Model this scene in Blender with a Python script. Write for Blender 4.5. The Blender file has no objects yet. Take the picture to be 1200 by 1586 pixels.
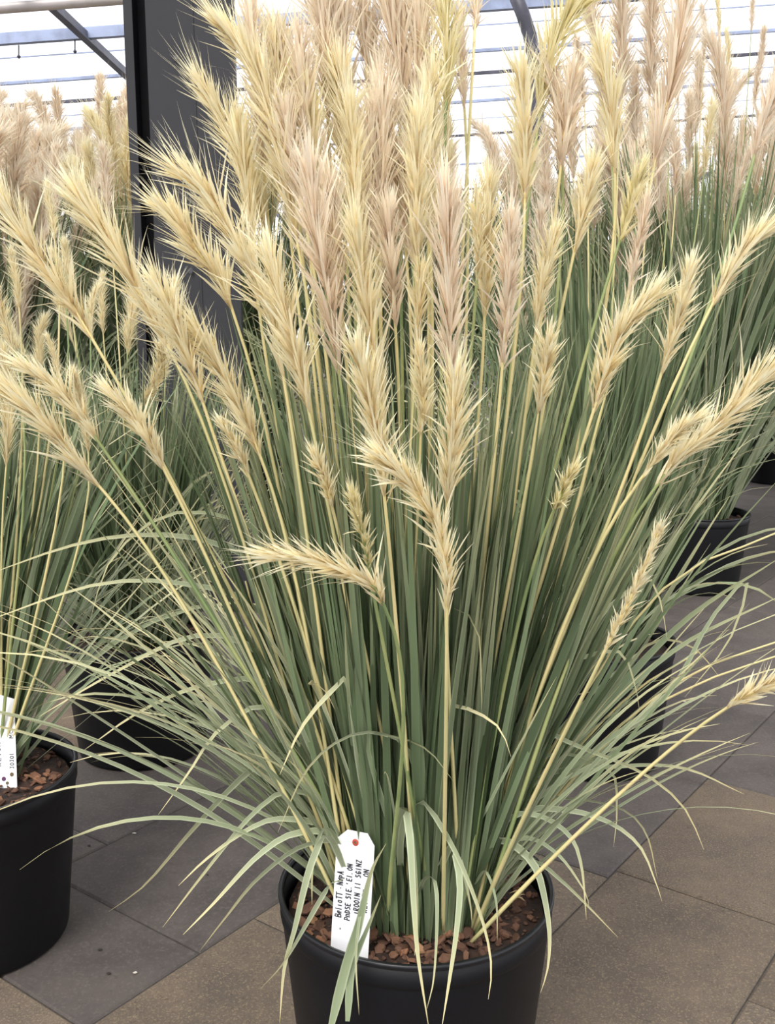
import bpy, math, random
import numpy as np
from mathutils import Vector, Matrix

# ------------------------------------------------------------------ camera
FPX, PITCH, CAMH = 1600.0, math.radians(10.7), 1.3
scn = bpy.context.scene
col = scn.collection
cam_d = bpy.data.cameras.new('camera'); cam = bpy.data.objects.new('camera', cam_d); col.objects.link(cam)
cam_d.sensor_fit = 'VERTICAL'; cam_d.sensor_height = 36.0; cam_d.lens = 36.0 * FPX / 1586.0
cam_d.clip_end = 200
cam.location = (0, 0, CAMH); cam.rotation_euler = (math.pi / 2 - PITCH, 0, 0)
scn.camera = cam
# ------------------------------------------------------------------ sky, sun, exposure
world = bpy.data.worlds.new('overcast'); scn.world = world; world.use_nodes = True
bg = world.node_tree.nodes['Background']
bg.inputs[0].default_value = (0.955, 0.965, 1.0, 1); bg.inputs[1].default_value = 1.6
sun_d = bpy.data.lights.new('sun', 'SUN'); sun_d.energy = 3.0; sun_d.angle = math.radians(28); sun_d.color = (1.0, 0.95, 0.86)
sun = bpy.data.objects.new('sun', sun_d); col.objects.link(sun)
sun.rotation_euler = (math.radians(38), 0, math.radians(-28))
scn.view_settings.view_transform = 'Standard'; scn.view_settings.look = 'None'
scn.view_settings.exposure = 0.15; scn.view_settings.gamma = 1.0; scn.view_settings.use_curve_mapping = False

rng = np.random.default_rng(11)
random.seed(5)
CP, SP = math.cos(PITCH), math.sin(PITCH)


def at(px, py, Y):
    """point at depth Y (metres along +Y) on the line of sight of a spot measured in the photograph"""
    a = (px - 600) / FPX; b = -(py - 793) / FPX
    d = np.array([a, CP + b * SP, -SP + b * CP])
    return d * (Y / d[1]) + np.array([0, 0, CAMH])


# ------------------------------------------------------------------ materials
def new_mat(name):
    m = bpy.data.materials.new(name); m.use_nodes = True
    nt = m.node_tree
    return m, nt, nt.nodes['Principled BSDF']


def nd(nt, kind, **kw):
    n = nt.nodes.new(kind)
    for k, v in kw.items(): setattr(n, k, v)
    return n


def mixc(nt, fac, a, b):
    n = nd(nt, 'ShaderNodeMix', data_type='RGBA')
    for s, v in ((0, fac), (6, a), (7, b)):
        if hasattr(v, 'links') or isinstance(v, bpy.types.NodeSocket): nt.links.new(v, n.inputs[s])
        elif s == 0: n.inputs[0].default_value = v
        else: n.inputs[s].default_value = (*v, 1)
    return n.outputs[2]


def mth(nt, op, a, b=None, clamp=False):
    n = nd(nt, 'ShaderNodeMath', operation=op, use_clamp=clamp)
    for i, v in enumerate((a, b)):
        if v is None: continue
        if isinstance(v, bpy.types.NodeSocket): nt.links.new(v, n.inputs[i])
        else: n.inputs[i].default_value = v
    return n.outputs[0]


def ramp(nt, v, lo, hi, smooth=True):
    n = nd(nt, 'ShaderNodeMapRange', interpolation_type='SMOOTHSTEP' if smooth else 'LINEAR')
    nt.links.new(v, n.inputs[0]); n.inputs[1].default_value = lo; n.inputs[2].default_value = hi
    return n.outputs[0]


def noise(nt, scale, detail=3.0, coord='Object', rough=.55, stretch=None):
    tc = nd(nt, 'ShaderNodeTexCoord'); n = nd(nt, 'ShaderNodeTexNoise')
    n.inputs['Scale'].default_value = scale; n.inputs['Detail'].default_value = detail
    n.inputs['Roughness'].default_value = rough
    src = tc.outputs[coord]
    if stretch:
        mp = nd(nt, 'ShaderNodeMapping'); mp.inputs['Scale'].default_value = stretch
        nt.links.new(src, mp.inputs[0]); src = mp.outputs[0]
    nt.links.new(src, n.inputs['Vector'])
    return n.outputs['Fac']


def two_sided(nt, bs, color, amount):
    """thin plant tissue: part of the light comes through"""
    tr = nd(nt, 'ShaderNodeBsdfTranslucent'); nt.links.new(color, tr.inputs[0])
    mx = nd(nt, 'ShaderNodeMixShader'); mx.inputs[0].default_value = amount
    nt.links.new(bs.outputs[0], mx.inputs[1]); nt.links.new(tr.outputs[0], mx.inputs[2])
    nt.links.new(mx.outputs[0], nt.nodes['Material Output'].inputs[0])


def leaf_mat(name, dark, mid, pale, tan):
    m, nt, bs = new_mat(name)
    at_ = nd(nt, 'ShaderNodeAttribute', attribute_name='blade')
    sp = nd(nt, 'ShaderNodeSeparateColor'); nt.links.new(at_.outputs['Color'], sp.inputs[0])
    edge, along, tint, pl = sp.outputs[0], sp.outputs[1], sp.outputs[2], at_.outputs['Alpha']
    c = mixc(nt, tint, dark, mid)
    e = mth(nt, 'MULTIPLY', ramp(nt, edge, .35, .9), pl)
    body = mth(nt, 'MULTIPLY', pl, .5)
    c = mixc(nt, mth(nt, 'MAXIMUM', mth(nt, 'MULTIPLY', e, .9), body), c, pale)
    tip = mth(nt, 'MULTIPLY', ramp(nt, along, .6, 1.0), pl)
    c = mixc(nt, tip, c, tan)
    nt.links.new(c, bs.inputs['Base Color']); bs.inputs['Roughness'].default_value = .5
    bs.inputs['Specular IOR Level'].default_value = .35
    two_sided(nt, bs, c, .18)
    return m


M_LEAF = leaf_mat('grass_leaf', (.056, .084, .037), (.192, .262, .134), (.66, .70, .47), (.78, .67, .36))


def plume_mat(name, base, mid, tip):
    m, nt, bs = new_mat(name)
    at_ = nd(nt, 'ShaderNodeAttribute', attribute_name='blade')
    sp = nd(nt, 'ShaderNodeSeparateColor'); nt.links.new(at_.outputs['Color'], sp.inputs[0])
    c = mixc(nt, ramp(nt, sp.outputs[1], 0, .45), base, mid)
    c = mixc(nt, ramp(nt, sp.outputs[1], .35, 1.0), c, tip)
    dk = nd(nt, 'ShaderNodeHueSaturation'); nt.links.new(c, dk.inputs['Color'])
    v = nd(nt, 'ShaderNodeMapRange'); nt.links.new(sp.outputs[2], v.inputs[0]); v.inputs[3].default_value = .84; v.inputs[4].default_value = 1.08
    nt.links.new(v.outputs[0], dk.inputs['Value']); c = dk.outputs[0]
    nt.links.new(c, bs.inputs['Base Color']); bs.inputs['Roughness'].default_value = .65
    bs.inputs['Specular IOR Level'].default_value = .2
    two_sided(nt, bs, c, .40)
    return m


M_CREAM = plume_mat('plume_cream', (.76, .61, .36), (.91, .81, .54), (.97, .93, .70))
M_PINK = plume_mat('plume_pinkish', (.72, .57, .42), (.87, .74, .58), (.96, .89, .73))
M_GREENISH = plume_mat('plume_greenish', (.62, .55, .26), (.84, .75, .43), (.95, .89, .62))


def plain(name, c, rough=.5, metal=0.0, var=0.0, vscale=20, c2=None, bump=0.0, bscale=60, spec=.5, stretch=None):
    m, nt, bs = new_mat(name)
    bs.inputs['Roughness'].default_value = rough; bs.inputs['Metallic'].default_value = metal
    bs.inputs['Specular IOR Level'].default_value = spec
    if c2 is None: c2 = tuple(x * (1 - var) for x in c)
    n = noise(nt, vscale, 5, stretch=stretch)
    nt.links.new(mixc(nt, ramp(nt, n, .35, .68), c, c2), bs.inputs['Base Color'])
    if bump:
        b = nd(nt, 'ShaderNodeBump'); b.inputs['Strength'].default_value = bump; b.inputs['Distance'].default_value = .004
        nt.links.new(noise(nt, bscale, 4), b.inputs['Height']); nt.links.new(b.outputs[0], bs.inputs['Normal'])
    return m


M_CULM = plain('straw_stalk', (.74, .62, .30), .5, var=.3, vscale=9, c2=(.60, .55, .26))
M_CULMG = plain('green_stalk', (.40, .42, .17), .5, vscale=6, c2=(.20, .28, .11))
M_POT = plain('black_plastic', (.006, .006, .0075), .48, var=.3, vscale=8, bump=.08, bscale=300, spec=.28)
M_RIM = plain('black_plastic_rim', (.010, .0105, .013), .36, var=.2, vscale=10, spec=.4)
M_MULCH = plain('mulch_soil', (.045, .022, .014), .95, vscale=45, c2=(.014, .008, .006), bump=.9, bscale=90)
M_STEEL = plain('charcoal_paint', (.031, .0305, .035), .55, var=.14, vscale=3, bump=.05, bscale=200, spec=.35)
M_STEEL_SHADE = plain('charcoal_paint_shaded', (.016, .016, .018), .7, var=.2, vscale=4, spec=.2)  # same charcoal paint, darkened to put the column recess shade into the colour
M_BOLT = plain('bolt_paint', (.075, .075, .08), .45, var=.3, vscale=60)
M_ROOF = plain('blue_grey_aluminium', (.36, .42, .60), .45, .1, var=.35, vscale=4)
M_ROOFD = plain('dark_steel', (.10, .10, .13), .5, .3, var=.4, vscale=7)
M_PIPE = plain('galvanised_pipe', (.46, .42, .41), .45, .1, var=.15, vscale=6)
M_LABEL = plain('white_label_card', (.90, .90, .93), .4, var=.03, vscale=12)
M_INK = plain('black_ink', (.018, .018, .024), .5)
M_RED = plain('red_eyelet', (.56, .085, .06), .35, var=.35, vscale=300)
M_BROWN = plain('brown_sticker', (.17, .12, .06), .5, var=.4, vscale=300)
M_PURPLE = plain('purple_sticker', (.10, .03, .10), .5)
M_SCRAP = plain('pale_scrap', (.62, .56, .48), .7, var=.2, vscale=80)
M_CRUMB = plain('dark_crumb', (.035, .026, .022), .9, var=.3, vscale=90)
M_DRY = plain('dry_straw', (.50, .36, .18), .7, var=.35, vscale=40)


def chip_mat():
    m, nt, bs = new_mat('bark_chip')
    oi = nd(nt, 'ShaderNodeObjectInfo')
    r = nd(nt, 'ShaderNodeValToRGB'); nt.links.new(oi.outputs['Random'], r.inputs[0])
    e = r.color_ramp.elements; e[0].color = (.075, .034, .020, 1); e[1].color = (.36, .20, .105, 1); e[1].position = 1
    for p, c in ((.45, (.125, .058, .034)), (.8, (.19, .092, .052)), (.93, (.28, .125, .065))):
        q = e.new(p); q.color = (*c, 1)
    n = noise(nt, 70, 4, stretch=(1, .25, 1))
    c = mixc(nt, mth(nt, 'MULTIPLY', ramp(nt, n, .35, .7), .5), r.outputs[0], (.045, .022, .014))
    nt.links.new(c, bs.inputs['Base Color']); bs.inputs['Roughness'].default_value = .8
    return m


M_CHIP = chip_mat()


def slab_mat(name, a, b, speck, fine, rough, bump, amt):
    m, nt, bs = new_mat(name)
    big = noise(nt, 4.5, 8, rough=.72); sm = noise(nt, fine, 3, rough=.7); sm2 = noise(nt, fine * .43, 4, rough=.7)
    c = mixc(nt, ramp(nt, big, .3, .7), a, b)
    c = mixc(nt, mth(nt, 'MULTIPLY', ramp(nt, sm, .5, .68), amt), c, speck)
    c = mixc(nt, mth(nt, 'MULTIPLY', ramp(nt, sm2, .57, .70), amt), c, tuple(x * .36 for x in a))
    oi = nd(nt, 'ShaderNodeObjectInfo'); h = nd(nt, 'ShaderNodeHueSaturation'); v = nd(nt, 'ShaderNodeMapRange')
    nt.links.new(oi.outputs['Random'], v.inputs[0]); v.inputs[3].default_value = .86; v.inputs[4].default_value = 1.12
    nt.links.new(v.outputs[0], h.inputs['Value']); nt.links.new(c, h.inputs['Color'])
    nt.links.new(h.outputs[0], bs.inputs['Base Color']); bs.inputs['Roughness'].default_value = rough
    bs.inputs['Specular IOR Level'].default_value = .3
    bp = nd(nt, 'ShaderNodeBump'); bp.inputs['Strength'].default_value = bump; bp.inputs['Distance'].default_value = .003
    nt.links.new(sm, bp.inputs['Height']); nt.links.new(bp.outputs[0], bs.inputs['Normal'])
    return m


M_SMOOTH = slab_mat('smooth_slab', (.110, .092, .083), (.070, .060, .056), (.19, .165, .145), 130, .75, .2, .3)
M_ROUGH = slab_mat('exposed_aggregate_slab', (.150, .115, .084), (.092, .074, .060), (.27, .205, .13), 240, .85, .5, .7)
M_JOINT = plain('joint_sand', (.050, .042, .037), .95, var=.4, vscale=60)


def glass_mat():
    m, nt, bs = new_mat('clear_roof_sheet')
    tr = nd(nt, 'ShaderNodeBsdfTransparent'); tr.inputs[0].default_value = (.965, .972, .985, 1)
    gl = nd(nt, 'ShaderNodeBsdfGlossy'); gl.inputs['Roughness'].default_value = .15
    gl.inputs[0].default_value = (.9, .92, 1, 1)
    mx = nd(nt, 'ShaderNodeMixShader'); mx.inputs[0].default_value = .06
    nt.links.new(tr.outputs[0], mx.inputs[1]); nt.links.new(gl.outputs[0], mx.inputs[2])
    nt.links.new(mx.outputs[0], nt.nodes['Material Output'].inputs[0])
    return m


M_GLASS = glass_mat()


# ------------------------------------------------------------------ object helpers
def link(name, me, parent=None):
    o = bpy.data.objects.new(name, me); col.objects.link(o)
    if parent is not None: o.parent = parent
    return o


def tag(o, label=None, cat=None, group=None, kind=None):
    for k, v in (('label', label), ('category', cat), ('group', group), ('kind', kind)):
        if v: o[k] = v
    return o


def empty(name, loc, rz=0.0):
    o = link(name, None); o.location = loc; o.rotation_euler = (0, 0, rz); o.empty_display_size = .1
    return o


class MB:
    """collects vertices and faces (with the optional 'blade' attribute) into one mesh"""
    def __init__(s): s.v = []; s.f = []; s.a = []; s.n = 0

    def add(s, v, f, a=None):
        v = np.asarray(v, float); s.v.append(v)
        s.f.extend([tuple(int(i) + s.n for i in q) for q in f]); s.n += len(v)
        if a is not None: s.a.append(a)

    def box(s, x0, x1, y0, y1, z0, z1, M=None):
        v = np.array([[x, y, z] for z in (z0, z1) for y in (y0, y1) for x in (x0, x1)])
        if M is not None: v = v @ M[:3, :3].T + M[:3, 3]
        s.add(v, [(0, 2, 3, 1), (4, 5, 7, 6), (0, 1, 5, 4), (2, 6, 7, 3), (0, 4, 6, 2), (1, 3, 7, 5)])

    def tube(s, pts, rad, k=6, cap=True):
        P = np.asarray(pts, float); n = len(P)
        rad = np.full(n, rad) if np.isscalar(rad) else np.asarray(rad)
        T = np.gradient(P, axis=0); T /= np.linalg.norm(T, axis=1)[:, None] + 1e-9
        ref = np.array([0, 1, 0]) if abs(T[0][1]) < .8 else np.array([1, 0, 0])
        A = np.cross(T, ref); A /= np.linalg.norm(A, axis=1)[:, None] + 1e-9; B = np.cross(T, A)
        ang = np.linspace(0, 2 * math.pi, k, endpoint=False)
        v = (P[:, None] + rad[:, None, None] * (np.cos(ang)[None, :, None] * A[:, None] + np.sin(ang)[None, :, None] * B[:, None])).reshape(-1, 3)
        f = [(i * k + j, i * k + (j + 1) % k, (i + 1) * k + (j + 1) % k, (i + 1) * k + j) for i in range(n - 1) for j in range(k)]
        if cap: f += [tuple(range(k))[::-1], tuple(range((n - 1) * k, n * k))]
        s.add(v, f)

    def lathe(s, prof, k=64, M=None):
        ang = np.linspace(0, 2 * math.pi, k, endpoint=False); v = []
        for r, z in prof: v += [(r * math.cos(t), r * math.sin(t), z) for t in ang]
        f = [(i * k + j, i * k + (j + 1) % k, (i + 1) * k + (j + 1) % k, (i + 1) * k + j) for i in range(len(prof) - 1) for j in range(k)]
        v = np.array(v)
        if M is not None: v = v @ M[:3, :3].T + M[:3, 3]
        s.add(v, f)

    def mesh(s, name, mat, smooth=False):
        me = bpy.data.meshes.new(name)
        me.from_pydata(np.concatenate(s.v).tolist(), [], s.f)
        if s.a:
            at_ = me.attributes.new('blade', 'FLOAT_COLOR', 'POINT')
            at_.data.foreach_set('color', np.concatenate(s.a).astype(np.float32).ravel())
        me.materials.append(mat)
        if smooth: me.polygons.foreach_set('use_smooth', [True] * len(me.polygons))
        me.update()
        return me

    def obj(s, name, mat, parent=None, smooth=False): return link(name, s.mesh(name, mat, smooth), parent)


def spline(pts, n):
    P = np.asarray(pts, float)
    if len(P) == 2: P = np.array([P[0], (P[0] + P[1]) / 2, P[1]])
    Q = np.vstack([2 * P[0] - P[1], P, 2 * P[-1] - P[-2]])
    seg = np.linalg.norm(np.diff(P, axis=0), axis=1); cum = np.concatenate([[0], np.cumsum(seg)])
    out = []
    for u in np.linspace(0, cum[-1], n):
        i = min(int(np.searchsorted(cum, u, 'right')) - 1, len(P) - 2); t = (u - cum[i]) / max(seg[i], 1e-9)
        a, b, c, d = Q[i], Q[i + 1], Q[i + 2], Q[i + 3]
        out.append(.5 * (2 * b + (c - a) * t + (2 * a - 5 * b + 4 * c - d) * t * t + (3 * b - a - 3 * c + d) * t ** 3))
    return np.array(out)


def blade(mb, P, w, roll=0.0, tint=.5, pale=.2, fold=.22, face=None):
    """one grass leaf: a folded ribbon along the points P, three vertices per ring"""
    n = len(P); t = np.linspace(0, 1, n)
    T = np.gradient(P, axis=0); T /= np.linalg.norm(T, axis=1)[:, None] + 1e-9
    if face is None:
        h = P[-1] - P[0]; h = np.array([h[0], h[1], 0.0]); face = h / (np.linalg.norm(h) + 1e-9)
    S = np.cross(T, np.asarray(face, float) + np.array([0, 0, -.35])); S /= np.linalg.norm(S, axis=1)[:, None] + 1e-9
    N = np.cross(S, T)
    r = roll + np.linspace(0, .5 * math.sin(roll * 7), n)
    S, N = S * np.cos(r)[:, None] + N * np.sin(r)[:, None], N * np.cos(r)[:, None] - S * np.sin(r)[:, None]
    ww = w * .5 * np.clip(np.minimum(.55 + t * 3.0, 1.0) * np.clip((1 - t) / .55, 0, 1) ** .75, .03, 1)
    L = P - S * ww[:, None]; R = P + S * ww[:, None]; C = P - N * (ww * fold)[:, None]
    v = np.stack([L, C, R], 1).reshape(-1, 3)
    f = []
    for i in range(n - 1):
        a = i * 3; f += [(a, a + 1, a + 4, a + 3), (a + 1, a + 2, a + 5, a + 4)]
    att = np.zeros((n * 3, 4)); att[:, 0] = np.tile([1, 0, 1], n); att[:, 1] = np.repeat(t, 3); att[:, 2] = tint; att[:, 3] = pale
    mb.add(v, f, att)


def arc(p0, az, th0, bend, L, n=11, pw=1.6, drift=0.0):
    t = np.linspace(0, 1, n); th = th0 + bend * t ** pw; a = az + drift * t
    d = np.stack([np.sin(th) * np.cos(a), np.sin(th) * np.sin(a), np.cos(th)], 1)
    m = (d[1:] + d[:-1]) / 2 * (L / (n - 1))
    return np.vstack([p0, p0 + np.cumsum(m, 0)])


def make_plume(mb, axis, width, n=260, hair=70, dens_base=.0, droop=0.0, fat=1.0, seg=4):
    """feathery panicle: lance-shaped spikelets leaving a curved axis towards its tip"""
    A = spline(axis, 30); Ln = np.sum(np.linalg.norm(np.diff(A, axis=0), axis=1))
    T = np.gradient(A, axis=0); T /= np.linalg.norm(T, axis=1)[:, None]
    for i in range(n + hair):
        hr = i >= n
        s = rng.random() ** .85 if not hr else .45 + .55 * rng.random()
        s = s * .9
        k = s * 29; i0 = min(int(k), 28); fr = k - i0
        p = A[i0] * (1 - fr) + A[i0 + 1] * fr; t = T[i0]
        az = rng.random() * 2 * math.pi
        u = np.cross(t, [0.3, 1, .1]); u /= np.linalg.norm(u); v = np.cross(t, u)
        rad = u * math.cos(az) + v * math.sin(az)
        env = min(1.0, .50 + s * 2.2) * (1.0 - .55 * max(0, s - .55) / .45)
        ang = rng.normal(.36, .13) * env + .05
        if hr: ang = rng.normal(.2, .14)
        wild = (not hr) and rng.random() < .07
        if wild: ang += rng.uniform(.15, .45)
        ang = max(.03, ang)
        L = (1.3 if wild else 1) * width * 1.0 * rng.uniform(.7, 1.25) * (.62 + .38 * env) * (1.75 if hr else 1)
        L = min(L, Ln * .42)
        q = np.array([0, .36, .72, 1.0]) if seg == 4 else np.array([0, .45, 1.0])
        out = rng.normal(.10, .16)
        th = ang + out * q ** 1.5
        dirs = t[None] * np.cos(th)[:, None] + rad[None] * np.sin(th)[:, None] + np.array([0, 0, -droop])[None] * (q ** 2)[:, None]
        pts = [p]
        for j in range(1, len(q)): pts.append(pts[-1] + dirs[j] * L * (q[j] - q[j - 1]))
        pts = np.array(pts)
        sd = np.cross(t, rad) * math.cos(.6 * rng.normal()) + rad * .5 * rng.normal(); sd /= np.linalg.norm(sd)
        w = (.0012 if hr else rng.uniform(.0030, .0054)) * fat * .5
        ws = np.array([.55, 1.0, .62, 0.04]) * w if seg == 4 else np.array([.6, 1.0, .05]) * w
        V = np.stack([pts - sd * ws[:, None], pts + sd * ws[:, None]], 1).reshape(-1, 3)
        m = len(q)
        f = [(2 * j, 2 * j + 1, 2 * j + 3, 2 * j + 2) for j in range(m - 1)]
        att = np.zeros((2 * m, 4)); att[:, 1] = np.repeat(q, 2); att[:, 2] = rng.random(); att[:, 3] = s
        mb.add(V, f, att)


# ------------------------------------------------------------------ floor of paving slabs
UX, UY = math.cos(math.radians(53.4)), math.sin(math.radians(53.4))   # joints run along u; n is across
def uv_xy(t, n): return (UX * t + UY * n, UY * t - UX * n)
mb = MB(); mb.box(-14, 14, -5, 34, -.12, -.006)
floor = tag(mb.obj('floor', M_JOINT), 'paved floor of grey and brown concrete slabs', None, None, 'structure')
lines_n = [-1.474 - .52 * k for k in range(40, 0, -1)] + [-1.474, -.917, -.511] + [-.511 + .48 * k for k in range(1, 40)]
rest = MB()
def slab(mb, t0, t1, n0, n1, dz, tilt):
    g = .0016; b = .005
    def P(t, n, z): x, y = uv_xy(t, n); return (x, y, z + tilt * (n - n0))
    lo = [P(t0 + g, n0 + g, -.04), P(t1 - g, n0 + g, -.04), P(t1 - g, n1 - g, -.04), P(t0 + g, n1 - g, -.04)]
    m1 = [P(t0 + g, n0 + g, dz - .004), P(t1 - g, n0 + g, dz - .004), P(t1 - g, n1 - g, dz - .004), P(t0 + g, n1 - g, dz - .004)]
    h = g + b
    up = [P(t0 + h, n0 + h, dz), P(t1 - h, n0 + h, dz), P(t1 - h, n1 - h, dz), P(t0 + h, n1 - h, dz)]
    f = [(8, 9, 10, 11)[::-1]]
    for k in (0, 4): f += [(k + i, k + 4 + i, k + 4 + (i + 1) % 4, k + (i + 1) % 4) for i in range(4)]
    mb.add(lo + m1 + up, f)
near = []
for i in range(len(lines_n) - 1):
    n0, n1 = lines_n[i], lines_n[i + 1]
    if abs(n0 + 1.474) < .01: ts = [3.35 + .62 * k for k in range(-22, 60)]; ts = [t for t in ts]
    elif abs(n1 + 1.474) < .01: ts = [1.33 + .62 * k for k in range(-22, 60)] + [1.036]
    elif abs(n0 + .917) < .01: ts = [2.77 + .62 * k for k in range(-22, 60)]
    else: off = random.uniform(0, .62); ts = [off + .62 * k for k in range(-22, 60)]
    ts = sorted(ts)
    for t0, t1 in zip(ts[:-1], ts[1:]):
        cx, cy = uv_xy((t0 + t1) / 2, (n0 + n1) / 2)
        if not (-13 < cx < 13 and -4 < cy < 33): continue
        if 1.2 < cy < 5.2 and -.45 * cy - .5 < cx < .45 * cy + .5: near.append((cy, t0, t1, n0, n1, cx))
        else: slab(rest, t0, t1, n0, n1, -.001 - random.random() * .003, 0)
near.sort()
for cy, t0, t1, n0, n1, cx in near[:300]:
    s_ = MB(); slab(s_, t0, t1, n0, n1, -random.random() * .002, random.uniform(-.002, .0))
    tm = (t0 + t1) / 2
    if abs(n0 + .917) < .01: rough = tm < 2.77
    elif abs(n0 + 1.474) < .01: rough = tm < 1.95
    elif abs(n1 + 1.474) < .01: rough = tm < 1.03 or random.random() < .1
    elif n0 > -.6: rough = tm < 2.4 or random.random() < .3
    else: rough = random.random() < .25
    s_.obj('paving_slab', M_ROUGH if rough else M_SMOOTH, floor)
tag(rest.obj('paving', M_SMOOTH, floor), None, None, None, 'stuff')

# ------------------------------------------------------------------ greenhouse roof and glass walls
RH, RS = 4.0, .065
def rz(x): return RH + RS * x
ceiling = tag(empty('ceiling', (0, 0, 0)), 'greenhouse roof of clear sheets on blue grey bars', None, None, 'structure')
XR = [-11.6, -8.6, -5.6, -2.64, .6, 3.8, 7.0, 9.3, 11.6]
YB = [9.7, 11.56, 12.6, 14.2, 16.8, 20, 24, 30]
YB = [-4.0, -1.5, 1.0, 3.4, 5.6, 7.4] + YB
for i, y in enumerate(YB):
    m = MB(); big = y < 10
    hw, hh = (.035, .085) if big else (.02, .022)
    for a, b in ((-11.7, 11.7),):
        c, s = math.cos(math.atan(RS)), math.sin(math.atan(RS))
        M = np.eye(4); M[:3, :3] = [[c, 0, -s], [0, 1, 0], [s, 0, c]]; M[:3, 3] = (0, y, RH - hh)
        m.box(a, b, -hw, hw, -hh / 2, hh / 2, M); m.box(a, b, -hw * .5, hw * .5, hh / 2, hh / 2 + .012, M)
    m.obj('purlin', M_ROOF if (big or i % 2) else M_ROOFD, ceiling)
thin = [10.6, 13.4, 15.5]
for y in thin:
    m = MB(); c, s = math.cos(math.atan(RS)), math.sin(math.atan(RS))
    M = np.eye(4); M[:3, :3] = [[c, 0, -s], [0, 1, 0], [s, 0, c]]; M[:3, 3] = (0, y, RH - .01)
    m.box(-11.7, 11.7, -.006, .006, -.005, .005, M); m.obj('glazing_bar', M_ROOF, ceiling)
for x in XR:
    if x in (.6, 3.8): continue                              # there the sheets meet on the bars alone
    m = MB(); m.box(x - .016, x + .016, -4, 30, rz(x) - .14, rz(x) - .07); m.box(x - .034, x + .034, -4, 30, rz(x) - .155, rz(x) - .14)
    m.obj('rafter', M_ROOFD, ceiling)
pane = {}
for i in range(len(XR) - 1):
    for j in range(len(YB) - 1):
        m = MB(); x0, x1, y0, y1 = XR[i] + .02, XR[i + 1] - .02, YB[j] + .02, YB[j + 1] - .02
        m.add([(x0, y0, rz(x0) + .03), (x1, y0, rz(x1) + .03), (x1, y1, rz(x1) + .03), (x0, y1, rz(x0) + .03)], [(0, 1, 2, 3)])
        m.obj('roof_sheet', M_GLASS, ceiling)
m = MB(); a = at(-200, 28, 8.0); b = at(215, -3, 8.0); d = b - a
m.tube([a - d * 8, a, b, b + d * 12], .038, 12); m.obj('heating_pipe', M_PIPE, ceiling, True)
m = MB(); pts = [at(797, -10, 8.6), at(802, 5, 8.6), at(813, 30, 8.6), at(822, 62, 8.6), at(828, 100, 8.6), at(832, 170, 8.6), at(834, 400, 8.6), at(834, 770, 8.6)]
pts[-1][2] = 0
m.tube(spline(pts, 24), .055, 8); tag(m.obj('curved_strut', M_ROOFD, None, True), 'curved dark steel strut rising to the roof behind the right plumes', 'strut')
for (px, py, Y) in ((116, 62, 9.7), (29, 70, 9.7)):     # small sprinkler drops hanging from the bar
    m = MB(); p = at(px, py, Y); q = at(px, py + 15, Y)
    m.tube([p, q], .006, 6); m.tube([q - [0, 0, .03], q - [0, 0, .015], q], [.008, .018, .008], 8); m.obj('sprinkler', M_ROOFD, ceiling)
# walls: glazed, on slim posts
def glass_wall(name, p0, p1, nb, label):
    w = tag(empty(name, (0, 0, 0)), label, None, None, 'structure')
    p0 = np.array(p0); p1 = np.array(p1)
    for k in range(nb + 1):
        p = p0 + (p1 - p0) * k / nb; m = MB()
        m.box(p[0] - .04, p[0] + .04, p[1] - .04, p[1] + .04, 0, rz(p[0]) - .2); m.obj('mullion', M_ROOF, w)
        if k < nb:
            q = p0 + (p1 - p0) * (k + 1) / nb; m = MB(); d = (q - p) / np.linalg.norm(q - p); a, b = p + d * .04, q - d * .04
            m.add([(a[0], a[1], .5), (b[0], b[1], .5), (b[0], b[1], rz(b[0]) - .2), (a[0], a[1], rz(a[0]) - .2)], [(0, 1, 2, 3)]); m.obj('glass_pane', M_GLASS, w)
            m = MB(); nrm = np.array([-d[1], d[0]]) * .03
            m.add([(a[0] - nrm[0], a[1] - nrm[1], 0), (b[0] - nrm[0], b[1] - nrm[1], 0), (b[0] + nrm[0], b[1] + nrm[1], 0), (a[0] + nrm[0], a[1] + nrm[1], 0),
                   (a[0] - nrm[0], a[1] - nrm[1], .5), (b[0] - nrm[0], b[1] - nrm[1], .5), (b[0] + nrm[0], b[1] + nrm[1], .5), (a[0] + nrm[0], a[1] + nrm[1], .5)],
                  [(0, 1, 5, 4), (1, 2, 6, 5), (2, 3, 7, 6), (3, 0, 4, 7), (4, 5, 6, 7)]); m.obj('plinth_panel', M_STEEL, w)
    return w
glass_wall('wall_back', (-11.6, 30), (11.6, 30), 8, 'far glazed end wall of the greenhouse')
glass_wall('wall_left', (-11.6, -4), (-11.6, 30), 10, 'glazed left side wall of the greenhouse')
glass_wall('wall_right', (11.6, -4), (11.6, 30), 10, 'glazed right side wall of the greenhouse')

# ------------------------------------------------------------------ charcoal steel column
PY = 4.55
pl, pr = at(224, 0, PY)[0], at(361, 0, PY)[0]
post = tag(empty('support_post', ((pl + pr) / 2, PY, 0)), 'charcoal grey painted steel column with bolts, standing behind the plants', 'column')
hw = (pr - pl) / 2; ZT = rz(-1.0) - .2
m = MB(); m.box(-hw, hw, 0, .05, 0, ZT); front = m.obj('front_plate', M_STEEL, post)
m = MB(); m.box(-hw + .19, -hw + .197, -.004, 0, 0, ZT); m.obj('seam_strip', M_STEEL, front)
m = MB(); m.box(-hw + .0, hw - .06, .05, .36, 0, ZT); m.obj('web', M_STEEL_SHADE, post)
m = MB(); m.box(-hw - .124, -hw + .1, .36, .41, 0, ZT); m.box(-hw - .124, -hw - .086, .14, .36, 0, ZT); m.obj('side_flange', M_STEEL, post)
m = MB(); m.box(-hw - .086, -hw, .24, .36, 0, ZT); m.obj('recess_plate', M_STEEL_SHADE, post)
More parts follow.
